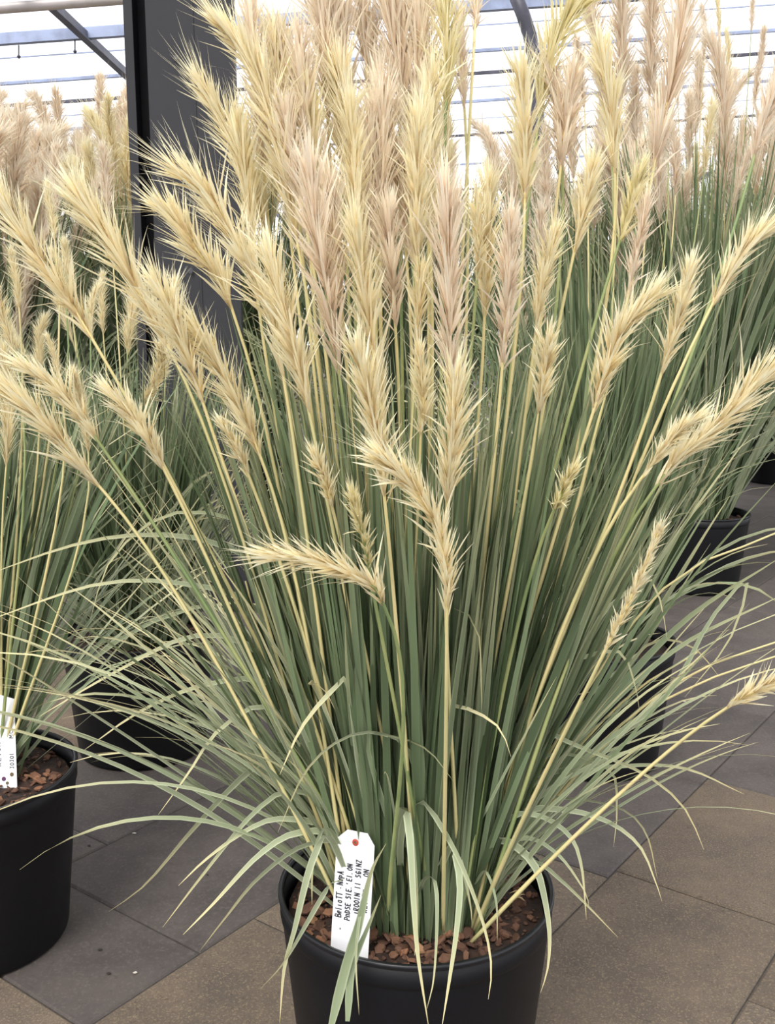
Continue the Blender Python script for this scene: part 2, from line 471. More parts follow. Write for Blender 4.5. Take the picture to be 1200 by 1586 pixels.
m = MB(); m.box(-hw - .2, hw + .08, -.08, .48, 0, .02); m.obj('base_plate', M_STEEL_SHADE, post)
for (px, py) in ((273, 90), (284, 237), (296, 420)):
    p = at(px, py, PY); m = MB(); x, z = p[0] - post.location.x, p[2]
    for r0, d0, d1 in ((.014, 0, -.006), (.010, -.006, -.016)):
        ang = np.linspace(0, 2 * math.pi, 6, endpoint=False)
        v = [(x + r0 * math.cos(t), d0, z + r0 * math.sin(t)) for t in ang] + [(x + r0 * math.cos(t), d1, z + r0 * math.sin(t)) for t in ang]
        m.add(v, [(j, (j + 1) % 6, 6 + (j + 1) % 6, 6 + j) for j in range(6)] + [tuple(range(6, 12))])
    m.obj('bolt', M_BOLT, front)

# ------------------------------------------------------------------ plant pots
PR, PH, SOIL = .228, .375, .338
def pot_mesh(R, H):
    m = MB(); k = R / .21
    prof = [(.004, .004), (.158 * k, .004), (.168 * k, 0), (.1735 * k, .003), (.1755 * k, .012)]
    prof += [((.1755 + (.2045 - .1755) * i / 8) * k, .012 + (H - .057) * i / 8) for i in range(1, 9)]
    prof += [(.2045 * k, H - .043), (.2068 * k, H - .0405), (.2075 * k, H - .036), (.2082 * k, H - .005), (.2025 * k, H - .004), (.2002 * k, H - .045), (.1965 * k, H - .075)]
    m.lathe(prof, 72)
    return m.mesh('pot', M_POT, True)
def rim_mesh(R, H):
    m = MB(); k = R / .21
    pr_ = [(.2079 * k, H - .010), (.2098 * k, H - .008), (.2104 * k, H - .004), (.2098 * k, H - .001), (.2080 * k, H), (.2035 * k, H - .0005), (.2020 * k, H - .003), (.2020 * k, H - .008)]
    m.lathe(pr_, 72); return m.mesh('rim', M_RIM, True)
POT, RIM = pot_mesh(PR, PH), rim_mesh(PR, PH)
def mulch_mesh(seed):
    r = np.random.default_rng(seed); m = MB(); K, J = 9, 40; v = [(0, 0, SOIL + .012)]
    for i in range(1, K + 1):
        for j in range(J):
            rr = .211 * i / K; t = 2 * math.pi * j / J
            v.append((rr * math.cos(t), rr * math.sin(t), SOIL + .012 * (1 - (i / K) ** 2) + r.normal(0, .003)))
    f = [(0, 1 + j, 1 + (j + 1) % J) for j in range(J)]
    for i in range(K - 1):
        f += [(1 + i * J + j, 1 + (i + 1) * J + j, 1 + (i + 1) * J + (j + 1) % J, 1 + i * J + (j + 1) % J) for j in range(J)]
    m.add(v, f); return m.mesh('bark_mulch', M_MULCH, False)
MULCH = mulch_mesh(3)
def chip_mesh(seed):
    r = np.random.default_rng(seed); m = MB(); k = 6
    ang = np.sort(np.linspace(0, 2 * math.pi, k, endpoint=False) + r.normal(0, .22, k))
    rx, ry = r.uniform(.8, 1.1, k), r.uniform(.5, .75, k)
    lo = [(rx[j] * .9 * math.cos(a), ry[j] * .9 * math.sin(a), -.25) for j, a in enumerate(ang)]
    mi = [(rx[j] * math.cos(a), ry[j] * math.sin(a), .05 + r.normal(0, .06)) for j, a in enumerate(ang)]
    up = [(rx[j] * .68 * math.cos(a), ry[j] * .68 * math.sin(a), .28 + r.normal(0, .08)) for j, a in enumerate(ang)]
    m.add(lo + mi + up, [(j, (j + 1) % k, k + (j + 1) % k, k + j) for j in range(k)] + [(k + j, k + (j + 1) % k, 2 * k + (j + 1) % k, 2 * k + j) for j in range(k)] + [tuple(range(2 * k, 3 * k))])
    return m.mesh('bark_chip', M_CHIP)
CHIPS = [chip_mesh(s) for s in range(10)]
def soil_z(r): return SOIL + .012 * (1 - (r / .211) ** 2)
def fill_pot(root, nchip, small=0, front_bias=0.0, inner=.0):
    pot = link('pot', POT, root); link('rim', RIM, pot)
    mu = link('bark_mulch', MULCH, root)
    n = 0
    while n < nchip:
        r = .204 * math.sqrt(random.random()); t = random.uniform(0, 2 * math.pi)
        if r < inner: continue
        if front_bias and math.sin(t) > 0 and random.random() < front_bias: continue
        c = link('bark_chip', random.choice(CHIPS), mu); s = random.uniform(.007, .0155)
        if random.random() < .12: s *= 1.4
        s = min(s, .2095 - r)
        if s < .004: s = .005; 
        c.location = (r * math.cos(t), r * math.sin(t), soil_z(r) + random.uniform(.001, .007))
        c.rotation_euler = (random.gauss(0, .45), random.gauss(0, .45), random.uniform(0, 6.28)); c.scale = (s, s, s * random.uniform(.6, 1))
        n += 1
    if small:
        m = MB()
        for _ in range(small):
            r = .206 * math.sqrt(random.random()); t = random.uniform(0, 6.28); s = random.uniform(.002, .005)
            me = np.array([v.co for v in CHIPS[_ % 10].vertices]) * s; a = random.uniform(0, 6.28)
            R_ = np.array([[math.cos(a), -math.sin(a), 0], [math.sin(a), math.cos(a), 0], [0, 0, 1]])
            m.add(me @ R_.T + [r * math.cos(t), r * math.sin(t), soil_z(r) + .004], [tuple(p.vertices) for p in CHIPS[_ % 10].polygons])
        tag(m.obj('bark_crumbs', M_CHIP, mu), None, None, None, 'stuff')
    return pot, mu

# ------------------------------------------------------------------ the front plant
KEEP = None      # a box near a label that leaves stay out of: (x0, x1, y_max, z1)
def clump_leaf(mb, R, lean_max, bend_max, Lr, w, pale, azc=None, azs=None, lean_min=.02, n=11, pw=1.5):
    r = R * math.sqrt(random.random()); a = random.uniform(0, 2 * math.pi)
    if azc is not None: a = random.gauss(azc, azs)
    p0 = np.array([r * math.cos(a), r * math.sin(a), soil_z(r) - .004])
    az = a + random.gauss(0, .35)
    lean_max, bend_max, Lr = (lean_max * .55, bend_max * .5, (Lr[0] * .85, Lr[1] * .92)) if math.sin(az) < -.35 else (lean_max, bend_max, Lr)
    th = lean_min + (lean_max - lean_min) * (.25 + .75 * r / R) * random.uniform(.35, 1.0)
    L = random.uniform(*Lr)
    P = arc(p0, az, th, bend_max * random.random(), L, n, pw, random.gauss(0, .25))
    if KEEP is not None:
        Q = np.vstack([P, (P[1:] + P[:-1]) / 2])
        if ((Q[:, 0] > KEEP[0]) & (Q[:, 0] < KEEP[1]) & (Q[:, 1] < KEEP[2]) & (Q[:, 2] < KEEP[3])).any(): return
    blade(mb, P, w * random.uniform(.75, 1.2), random.gauss(0, .8), random.random() ** 1.3, pale, face=(math.cos(az), math.sin(az), 0))

FX, FY = .047, 1.576
def front_plant():
    root = empty('potted_plant', (FX, FY, 0))
    tag(root, 'large pampas grass in black pot at front centre, white label stuck in its bark', 'potted plant', 'potted pampas grasses')
    O = np.array([FX, FY, 0.0])
    fill_pot(root, 300, 500, .45, .06)
    # scattered dry straw bits on the bark
    mu = [c for c in root.children if c.name.startswith('bark_mulch')][0]
    for _ in range(12):
        r = .18 * math.sqrt(random.random()); t = random.uniform(math.pi, 2 * math.pi); m = MB(); a = random.uniform(0, 6.28); l = random.uniform(.008, .02)
        p = np.array([r * math.cos(t), r * math.sin(t), soil_z(r) + .014]); d = np.array([math.cos(a) * l, math.sin(a) * l, .003])
        m.tube(spline([p - d, p + [0, 0, .004], p + d], 6), [.0003, .0012, .0016, .0016, .0010, .0003], 4); m.obj('straw_bit', M_DRY, mu)
    stuff = MB(); singles = []
    global KEEP; KEEP = (-.125, -.012, -.135, .56)
    def put(fn, single):
        if single:
            m = MB(); fn(m); singles.extend([m] if m.n else [])
        else: fn(stuff)
    R = .125
    for i in range(900):     # upright blades
        put(lambda mb: clump_leaf(mb, R, .34, .24, (.64, 1.02), .0122, random.choice([0, .05, .15, .3])), False)
    for i in range(90): put(lambda mb: clump_leaf(mb, R, .22, .16, (.6, .98), .0132, random.choice([0, .1, .25]), -math.pi / 2, .7), True)
    for i in range(60):     # blades leaning to the right
        put(lambda mb: clump_leaf(mb, R, .60, .2, (.6, .92), .011, random.choice([.1, .3, .5]), .15, .4, .3), i < 40)
    for i in range(60):      # and to the left
        put(lambda mb: clump_leaf(mb, R, .60, .45, (.6, .92), .010, random.choice([.1, .3, .6]), math.pi, .5, .2), i < 30)
    for i in range(40):      # arching pale outer leaves
        put(lambda mb: clump_leaf(mb, R, .9, 1.7, (.42, .78), .0075, random.uniform(.45, 1), math.pi / 2, .8, .35, 14, 1.9), False)
    for i in range(70): put(lambda mb: clump_leaf(mb, R, .82, 1.5, (.5, .85), .0080, random.uniform(.55, 1), random.choice([.25, 3.0, 3.0]), .4, .35, 14, 1.9), True)
    for i in range(42): put(lambda mb: clump_leaf(mb, R, .85, 1.55, (.55, .86), .0085, random.uniform(.6, 1), math.pi + .15, .28, .5, 16, 1.6), i < 30)
    for i in range(16): put(lambda mb: clump_leaf(mb, R, .9, 1.6, (.5, .72), .0075, random.uniform(.6, 1), -.25, .25, .5, 16, 1.7), i < 8)
    # the leaves one can follow one by one in front: (points in the photograph, depth offset at root and tip, width, paleness)
    D = -.264
    KEEP = None
    feat = [
        ([(612, 1392), (616, 1310), (625, 1250), (634, 1290), (640, 1390), (647, 1480), (664, 1592)], -.06, D, .0105, .9),
        ([(622, 1392), (620, 1310), (630, 1262), (640, 1320), (646, 1420), (642, 1480)], -.07, D + .02, .0085, .8),
        ([(628, 1392), (634, 1300), (652, 1242), (690, 1292), (724, 1362), (751, 1440), (761, 1500), (756, 1548)], -.05, D, .0105, 1),
        ([(668, 1392), (684, 1340), (700, 1312), (712, 1365), (707, 1440), (697, 1510), (684, 1592)], -.06, D, .0095, .8),
        ([(690, 1385), (697, 1325), (712, 1330), (728, 1400), (731, 1432)], -.07, -.14, .007, .8),
        ([(645, 1402), (655, 1365), (668, 1359), (676, 1380), (676, 1450), (671, 1520), (661, 1562)], -.1, D, .0055, .7),
        ([(512, 1592), (535, 1500), (556, 1430), (575, 1350), (598, 1306)], D - .01, D + .03, .0125, .5),
        ([(538, 1582), (545, 1500), (568, 1440), (590, 1386)], D - .012, D + .04, .009, .4),
        ([(560, 1395), (566, 1380), (560, 1400), (551, 1480), (556, 1572)], -.12, D - .02, .005, .8),
        ([(536, 1352), (514, 1302), (499, 1300), (478, 1350), (456, 1440), (440, 1500), (433, 1584)], -.12, D, .0095, 1),
        ([(530, 1362), (509, 1374), (478, 1425), (440, 1490), (403, 1532)], -.16, D, .008, 1),
        ([(535, 1330), (512, 1286), (496, 1292), (484, 1340), (483, 1402)], -.10, -.19, .007, .8),
        ([(720, 1380), (765, 1305), (800, 1312), (830, 1345), (845, 1400), (851, 1450), (848, 1500), (837, 1538)], -.03, -.16, .0105, .9),
        ([(715, 1385), (770, 1330), (830, 1335), (868, 1363), (905, 1398), (957, 1452)], -.03, -.12, .008, 1),
        ([(735, 1370), (752, 1350), (768, 1395), (770, 1456)], -.1, -.16, .0035, .7),
        ([(660, 1390), (672, 1200), (690, 1098), (740, 1105), (775, 1130), (791, 1172)], -.05, -.2, .0095, 1),
        ([(660, 1390), (730, 1180), (800, 1122), (900, 1158), (1000, 1200), (1060, 1252), (1090, 1316)], .0, -.1, .0095, 1),
        ([(720, 1360), (830, 1210), (960, 1187), (1060, 1190), (1152, 1230)], .0, 0, .008, .9),
        ([(720, 1370), (800, 1265), (870, 1254), (940, 1272), (990, 1310), (1015, 1366), (1025, 1396)], -.02, -.1, .008, .9),
        ([(715, 1370), (800, 1245), (880, 1237), (960, 1252), (1000, 1290), (1018, 1362)], .0, -.02, .007, .9),
        ([(725, 1375), (780, 1275), (830, 1262), (880, 1292), (900, 1340), (908, 1424)], -.05, -.12, .0075, .9),
        ([(720, 1370), (800, 1300), (860, 1320), (905, 1380), (912, 1408)], -.05, -.1, .006, .8),
        ([(725, 1360), (830, 1180), (940, 1190), (955, 1250), (950, 1312)], .0, -.02, .0065, .8),
        ([(585, 1390), (520, 1260), (440, 1170), (380, 1200), (300, 1283), (225, 1370), (168, 1412)], -.02, -.1, .012, .9),
        ([(590, 1388), (520, 1290), (440, 1268), (385, 1284), (320, 1330), (276, 1372)], -.03, -.12, .0085, .95),
        ([(585, 1388), (520, 1260), (450, 1225), (390, 1262), (310, 1360), (252, 1436)], -.03, -.12, .008, .95),
        ([(590, 1390), (530, 1300), (460, 1290), (400, 1325), (330, 1400), (283, 1448)], -.04, -.15, .009, 1),
        ([(590, 1390), (540, 1310), (470, 1310), (400, 1360), (350, 1420), (310, 1472)], -.05, -.18, .010, 1),
        ([(580, 1385), (500, 1200), (420, 1095), (340, 1130), (290, 1200), (245, 1262)], .0, -.1, .0085, .8),
        ([(585, 1380), (510, 1160), (420, 1060), (320, 1060), (220, 1100), (130, 1162)], .02, -.02, .009, .8),
        ([(580, 1380), (500, 1140), (400, 1010), (300, 985), (180, 1040), (60, 1110)], .05, .02, .009, .8),
        ([(590, 1380), (500, 1100), (400, 945), (290, 905), (150, 905), (-30, 965)], .05, .06, .009, .7),
        ([(590, 1380), (510, 1080), (430, 900), (330, 840), (220, 828), (110, 845), (-20, 890)], .06, .1, .0105, .6),
        ([(600, 1380), (520, 1050), (440, 860), (350, 800), (250, 800), (170, 870), (140, 960)], .06, .1, .008, .6),
        ([(600, 1390), (560, 1200), (540, 1062), (516, 1068), (468, 1125), (433, 1200)], -.08, -.2, .011, .8),
        ([(600, 1390), (500, 1090), (478, 1060), (500, 1064), (518, 1098)], -.08, -.2, .0085, 1),
        ([(660, 1390), (640, 1180), (580, 1135), (520, 1150), (470, 1200), (430, 1290)], -.1, -.2, .0065, .8),
        ([(640, 1390), (570, 1160), (600, 1140), (660, 1160), (702, 1210)], -.1, -.2, .007, .4),
        ([(640, 1390), (720, 1150), (690, 960), (706, 945), (740, 975), (746, 1100)], -.06, -.2, .006, .8),
        ([(760, 1350), (900, 1140), (1050, 970), (1210, 862)], .0, .0, .013, .3),
        ([(755, 1345), (880, 1160), (1040, 1010), (1210, 922)], .0, .0, .010, .4),
        ([(750, 1350), (900, 1130), (1010, 960), (1090, 830), (1130, 768)], .05, .05, .011, .4),
        ([(740, 1340), (860, 1020), (905, 640), (915, 500)], .02, -.02, .0155, .1),
        ([(720, 1340), (800, 900), (855, 600), (868, 560)], .0, -.06, .013, .15),
        ([(760, 1350), (900, 1180), (1030, 1080), (1100, 960), (1156, 900), (1130, 990), (1060, 1080)], .0, -.02, .0075, .7),
        ([(760, 1350), (940, 1080), (1000, 1000), (1030, 990), (1076, 1004), (1112, 1046)], .02, .02, .008, .9),
        ([(750, 1350), (860, 1060), (900, 1020), (960, 1010), (983, 1060), (990, 1102)], -.02, -.02, .009, .6),
        ([(755, 1350), (900, 1000), (1003, 900), (1024, 940), (1033, 990)], .0, -.02, .008, .8),
    ]
    for pts, d0, d1, w, pl_ in feat:
        n = len(pts); P = spline([at(x, y, FY + d0 + (d1 - d0) * (i / (n - 1)) ** .5) for i, (x, y) in enumerate(pts)], 22) - O
        m = MB(); blade(m, P, w * 1.2, random.gauss(0, .15), random.uniform(.4, 1), pl_, face=(0, -1, .25)); singles.append(m)
    singles = singles[-300:]
    for m in singles: m.obj('leaf_blade', M_LEAF, root, True)
    tag(stuff.obj('foliage', M_LEAF, root, True), None, None, None, 'stuff')
    # plumes: (base, ..., tip) as measured in the photograph, full width in pixels, colour
    c, p, g = M_CREAM, M_PINK, M_GREENISH
    PL = [
        ([(465, 400), (430, 220), (405, 130), (365, 65), (312, 12)], 72, c), ([(414, 372), (395, 300), (370, 240), (350, 195), (300, 112)], 62, c),
        ([(440, 590), (425, 500), (400, 440), (360, 365), (320, 300), (242, 248)], 72, c), ([(480, 645), (462, 560), (440, 480), (412, 380)], 72, c),
        ([(362, 487), (345, 440), (310, 395), (270, 337), (232, 322)], 66, c), ([(263, 542), (230, 480), (180, 390), (105, 280)], 82, c),
        ([(317, 632), (300, 580), (280, 520), (240, 430)], 70, c), ([(405, 712), (380, 650), (350, 590), (300, 500)], 66, c),
        ([(387, 742), (370, 700), (342, 655)], 34, c), ([(147, 532), (110, 470), (60, 400), (-8, 295)], 74, c),
        ([(163, 764), (120, 715), (75, 660), (-15, 585)], 70, c), ([(155, 688), (125, 645), (85, 600), (22, 560)], 50, c),
        ([(258, 735), (235, 690), (205, 645), (168, 605)], 52, c),
        ([(525, 168), (505, 90), (478, -60)], 74, p), ([(497, 160), (470, 110), (428, 45)], 56, c), ([(562, 372), (550, 270), (522, 90)], 80, c),
        ([(568, 112), (563, 40), (556, -40)], 50, p), ([(634, 226), (615, 100), (590, -40)], 76, p), ([(620, 322), (605, 230), (588, 125)], 80, p),
        ([(658, 168), (655, 70), (648, -60)], 76, p), ([(667, 385), (662, 280), (657, 160)], 74, c), ([(690, 184), (692, 90), (692, -30)], 66, g),
        ([(692, 268), (692, 220), (688, 170)], 40, c), ([(735, 54), (737, 20), (739, -45)], 34, p), ([(527, 592), (510, 470), (492, 370), (478, 245)], 84, p),
        ([(530, 486), (522, 400), (510, 280)], 66, p), ([(593, 648), (580, 560), (566, 460), (548, 330)], 72, c), ([(597, 786), (588, 700), (570, 610), (545, 530)], 66, c),
        ([(613, 518), (608, 440), (598, 320)], 64, p), ([(645, 540), (648, 480), (652, 410)], 44, c), ([(652, 684), (655, 620), (648, 535)], 40, c),
        ([(697, 608), (697, 500), (694, 400), (690, 275)], 78, p), ([(692, 792), (697, 720), (706, 570)], 74, c),
        ([(692, 962), (692, 900), (682, 830), (655, 775), (620, 735), (568, 690)], 62, c),
        ([(598, 946), (580, 910), (540, 888), (480, 868), (398, 858)], 66, c), ([(516, 792), (505, 750), (486, 700)], 36, c),
        ([(572, 884), (562, 830), (545, 760)], 34, g), ([(750, 500), (753, 400), (757, 270)], 58, c), ([(777, 578), (785, 470), (792, 325)], 54, p),
        ([(738, 440), (742, 380), (735, 300)], 36, c),
        ([(834, 190), (845, 110), (872, 40), (912, -5)], 84, g), ([(812, 338), (814, 220), (808, 105)], 70, c), ([(866, 280), (875, 200), (888, 115)], 62, p),
        ([(952, 274), (946, 170), (930, 70)], 66, c), ([(1008, 284), (1025, 190), (1045, 110), (1062, -30)], 84, p), ([(1164, 258), (1180, 195), (1210, 120)], 60, c),
        ([(888, 395), (905, 320), (922, 250)], 56, c), ([(957, 382), (975, 325), (993, 262)], 50, g), ([(970, 470), (985, 400), (1004, 300)], 40, p),
        ([(828, 528), (838, 450), (862, 350)], 48, c), ([(833, 650), (842, 590), (850, 515)], 46, c), ([(916, 646), (940, 570), (965, 510), (1018, 452)], 66, c),
        ([(1020, 592), (1042, 520), (1072, 405)], 52, c), ([(1097, 484), (1125, 430), (1165, 375), (1225, 335)], 58, c),
        ([(1010, 762), (1050, 710), (1110, 660), (1160, 605), (1225, 548)], 72, c), ([(990, 745), (1040, 680), (1085, 640)], 40, c),
        ([(1120, 1100), (1160, 1075), (1235, 1040)], 52, c), ([(855, 797), (870, 765), (888, 725)], 34, g), ([(935, 1012), (975, 930), (1030, 800)], 30, c),
        ([(870, 240), (866, 180), (850, 100)], 50, p), ([(545, 300), (535, 230), (530, 130)], 60, p), ([(720, 180), (715, 110), (712, 10)], 44, p),
        ([(470, 330), (455, 260), (440, 170)], 66, p), ([(640, 420), (632, 330), (625, 240)], 60, p), ([(580, 200), (578, 120), (574, 30)], 60, p),
    ]
    for k in range(16):
        bx = 400 + 18 * k + random.uniform(-10, 10); by = random.uniform(190, 430); ln_ = random.uniform(210, 290); lean = (bx - 640) * .12 + random.uniform(-10, 10)
        PL.append(([(bx, by), (bx + lean * .4, by - ln_ * .5), (bx + lean, by - ln_)], random.uniform(56, 74), p if random.random() < .65 else c))
    for pts, w, mat in PL:
        b = pts[0]; t = pts[-1]
        if b[1] < 280 and rng.random() < .6 and mat is c and b[0] > 480: mat = p
        dY = (.24 - b[1] / 950 * .62) * (1 - .4 * min(1, abs(b[0] - 640) / 500)) + random.uniform(-.05, .05)
        n = len(pts); X = [at(x, y, FY + dY * (1 + .18 * i / (n - 1))) - O for i, (x, y) in enumerate(pts)]
        m = MB(); wd = w / FPX * (FY + dY)
        ln = sum(np.linalg.norm(np.subtract(X[i + 1], X[i])) for i in range(n - 1))
        make_plume(m, X, wd * 1.05, int(65 + 640 * ln), int(25 + 170 * ln), fat=1.0 if w > 45 else .8)
        # stalk from the clump to the plume and on as its axis
        B = X[0]; az = math.atan2(B[1] - .08, B[0] * .7); r0 = .05 + .08 * min(1, np.hypot(B[0], B[1]) / .4) * random.uniform(.7, 1.05)
        p0 = np.array([r0 * math.cos(az + random.gauss(0, .4)), r0 * math.sin(az + random.gauss(0, .4)), SOIL])
        dirB = (np.array(X[1]) - B); dirB /= np.linalg.norm(dirB); h = np.linalg.norm(B - p0)
        c1 = p0 + (B - p0) * .35 + np.array([-(B - p0)[0], -(B - p0)[1], 0]) * .05
        c2 = B - dirB * h * .22
        tt = np.linspace(0, 1, 14)[:, None]
        S = (1 - tt) ** 3 * p0 + 3 * (1 - tt) ** 2 * tt * c1 + 3 * (1 - tt) * tt ** 2 * c2 + tt ** 3 * B
        ax = spline(X, 12)[1:-1]
        k = MB(); allp = np.vstack([S, ax]); k.tube(allp, np.linspace(.0037, .0012, len(allp)), 5)
        st = k.obj('flower_stalk', M_CULMG if mat is g or random.random() < .15 else M_CULM, root, True)
        m.obj('plume', mat, st)
    # stalks whose plumes are out of the frame, or bare
    for pts in ([(735, 1360), (1000, 940), (1210, 822)], [(740, 1370), (900, 1180), (1060, 1050), (1215, 990)], [(742, 1372), (950, 1140), (1080, 1060), (1215, 1012)],
                [(740, 1365), (800, 1270), (960, 1090), (1080, 1010)], [(520, 1330), (430, 1080), (380, 900)], [(560, 1360), (480, 1050), (430, 860)]):
        P = spline([at(x, y, FY + .02) for x, y in pts], 12) - O; P[0][2] = SOIL
        k = MB(); k.tube(P, np.linspace(.003, .0015, 12), 5); k.obj('flower_stalk', M_CULM, root, True)
    return root
front = front_plant()

# ------------------------------------------------------------------ other plants: shared leaf and plume meshes, each copy with parts of its own
def foliage_mesh(seed, n_up, n_arch, w, gap=None, R=.12):
    random.seed(seed); m = MB()
    global KEEP
    if gap:
        KEEP = (-.02, .16, -.005, .57)
        for _ in range(n_up): clump_leaf(m, .105, .42, .40, (.62, 1.0), w, random.choice([0, .05, .1, .25]), math.pi * .7, .85, n=8)
        for _ in range(n_arch): clump_leaf(m, .105, .95, 1.6, (.45, .85), w * .7, random.uniform(.4, 1), math.pi * .5, .9, .4, 11, 1.8)
        KEEP = None; return m.mesh('foliage', M_LEAF, True)
    for _ in range(n_up): clump_leaf(m, R, .42, .40, (.62, 1.0), w, random.choice([0, .05, .1, .25]), n=8)
    for _ in range(n_arch): clump_leaf(m, R, .95, 1.6, (.45, .85), w * .7, random.uniform(.4, 1), None, None, .4, 11, 1.8)
    me = m.mesh('foliage', M_LEAF, True); return me
FOL = [foliage_mesh(21, 620, 50, .0135), foliage_mesh(22, 620, 130, .0135)]
FOL.append(foliage_mesh(25, 620, 110, .0125, True))
FOLB = [foliage_mesh(s, 420, 90, .0165, None, .07) for s in (31, 32, 33)]
FOL.append(foliage_mesh(41, 640, 70, .0105, None, .062))
LEAFV = []
for s in range(16):
    m = MB(); P = arc(np.zeros(3), 0, random.uniform(.1, .5), random.uniform(.1, 1.5), random.uniform(.7, 1.0), 12, 1.7)
    blade(m, P, .010, random.gauss(0, .6), random.random(), random.choice([.1, .3, .8]), face=(1, 0, 0)); LEAFV.append(m.mesh('leaf_blade', M_LEAF, True))
PLV = {}
for key, mat in (('c', M_CREAM), ('p', M_PINK)):
    PLV[key] = []
    for s in range(6):
        m = MB(); b = [0, .06, -.05, .12, -.1, .2][s]
        make_plume(m, [(0, 0, 0), (b * .25, .01, .35), (b * .6, 0, .7), (b * 1.5, 0, 1.0)], [.21, .24, .19, .26, .22, .2][s], 420, 60, fat=3.2 if key == 'p' else 2.8, seg=3)
        PLV[key].append(m.mesh('plume', mat))


def rot_to(d, spin):
    q = Vector((0, 0, 1)).rotation_difference(Vector(d)); return (q.to_matrix() @ Matrix.Rotation(spin, 3, 'Z'))


def stalk_plume(root, p0, B, tip, key, width=1.0, green=.3):
    p0, B, tip = map(np.asarray, (p0, B, tip)); d = tip - B; L = np.linalg.norm(d); d = d / L; h = np.linalg.norm(B - p0)
    c1 = p0 + (B - p0) * .35; c2 = B - d * h * .25; tt = np.linspace(0, 1, 9)[:, None]
    S = (1 - tt) ** 3 * p0 + 3 * (1 - tt) ** 2 * tt * c1 + 3 * (1 - tt) * tt ** 2 * c2 + tt ** 3 * B
    k = MB(); k.tube(np.vstack([S, B + d * L * .5]), np.linspace(.004, .0015, 10), 4)
    st = k.obj('flower_stalk', M_CULMG if random.random() < green else M_CULM, root, True)
    o = link('plume', random.choice(PLV[key]), st)
    M = rot_to(d, random.uniform(0, 6.28)).to_4x4(); M = Matrix.Translation(B) @ M @ Matrix.Diagonal((L * width, L * width, L, 1))
    o.matrix_local = M
    return st


def plant(x, y, label, fol, fs, nleaf, nchip, yaw, explicit=(), nrand=0, zr=(1.6, 2.2), lr=(.35, .5), spread=.3, key='p', width=1.0, small=0, green=.3, sd=0, fz=1.0, sector=(0, 6.28)):
    random.seed(100 + sd)
    root = empty('potted_plant', (x, y, 0)); tag(root, label, 'potted plant', 'potted pampas grasses')
    fill_pot(root, nchip, small, 0, .03)
    f = link('foliage', fol, root); tag(f, None, None, None, 'stuff')
    f.scale = (fs, fs, fs * fz); f.rotation_euler = (0, 0, yaw); f.location = (0, 0, SOIL - (SOIL + .005) * fs * fz)
    for _ in range(nleaf):
        o = link('leaf_blade', random.choice(LEAFV), root); a = random.uniform(*sector); r = random.uniform(.02, .11)
        o.location = (r * math.cos(a), r * math.sin(a), SOIL); s = fs * random.uniform(.8, 1.1); o.scale = (s, s, s); o.rotation_euler = (0, 0, a)
    O = np.array([x, y, 0])
    for b, t, dy, kk in explicit:
        B = at(*b, y + dy) - O; T = at(*t, y + dy * 1.1) - O
        a = math.atan2(B[1], B[0]); p0 = (.07 * math.cos(a), .07 * math.sin(a), SOIL)
        stalk_plume(root, p0, B, T, 'c' if kk == 'n' else kk, width * (1.9 if kk == 'n' else 1.25 if y < 3.2 else 1), green)
    for _ in range(nrand):
        a = random.uniform(0, 6.28); q = math.sqrt(random.random()); r = spread * q
        zt = random.uniform(*zr) * (1 - .12 * q); L = random.uniform(*lr)
        tip = np.array([r * 1.25 * math.cos(a), r * 1.25 * math.sin(a), zt]); B = np.array([r * .95 * math.cos(a), r * .95 * math.sin(a), zt - L])
        stalk_plume(root, (.07 * math.cos(a), .07 * math.sin(a), SOIL), B, tip, key, width * random.uniform(.85, 1.2), green)
    return root


LF = plant(-.883, 2.017, 'pampas grass in black pot cut off by the left edge, label in its bark', FOL[2], 1.0, 40, 220, 0, [
    ((137, 702), (121, 565), 0, 'c'), ((25, 555), (-8, 410), 0, 'c'), ((30, 482), (20, 385), .1, 'c'), ((85, 375), (68, 275), .2, 'c'), ((95, 598), (79, 515), 0, 'c'),
    ((140, 525), (130, 430), .2, 'c'), ((102, 460), (92, 385), .2, 'c'), ((-40, 450), (-60, 290), .1, 'c'), ((60, 585), (52, 490), .2, 'c')], 4, (1.3, 1.5), (.2, .26), .25, 'c', 1.0, 250, .3, 1, 1.0, (.5, 4.2))
LM = plant(-.753, 3.0, 'pampas grass in black pot in front of the column, between front and left edge plants', FOL[1], 1.0, 60, 60, 1.3, [
    ((217, 635), (285, 540), -.1, 'n'), ((197, 555), (205, 440), 0, 'c'), ((160, 520), (150, 420), 0, 'c'), ((110, 470), (100, 370), 0, 'c'), ((170, 345), (160, 230), .3, 'p'),
    ((88, 330), (75, 230), .2, 'p')], 3, (1.4, 1.6), (.2, .3), .3, 'c', 1.0, 120, .3, 2, .95)
RM = plant(.617, 2.926, 'pampas grass in black pot just behind right side of the front plant', FOL[0], 1.0, 60, 60, 2.2, [
    ((940, 182), (912, -10), .1, 'p'), ((960, 172), (966, -15), .1, 'p'), ((1006, 152), (1002, -20), .15, 'p'), ((1046, 304), (1052, 190), 0, 'p'),
    ((1090, 270), (1104, 155), 0, 'c'), ((905, 170), (898, 55), .2, 'p'), ((985, 220), (980, 100), .2, 'p'), ((1035, 240), (1030, 110), .3, 'p'),
    ((770, 300), (765, 190), .2, 'p'), ((850, 330), (842, 200), .3, 'p')], 2, (1.6, 1.8), (.25, .35), .3, 'p', 1.0, 120, .35, 3, 1.3)
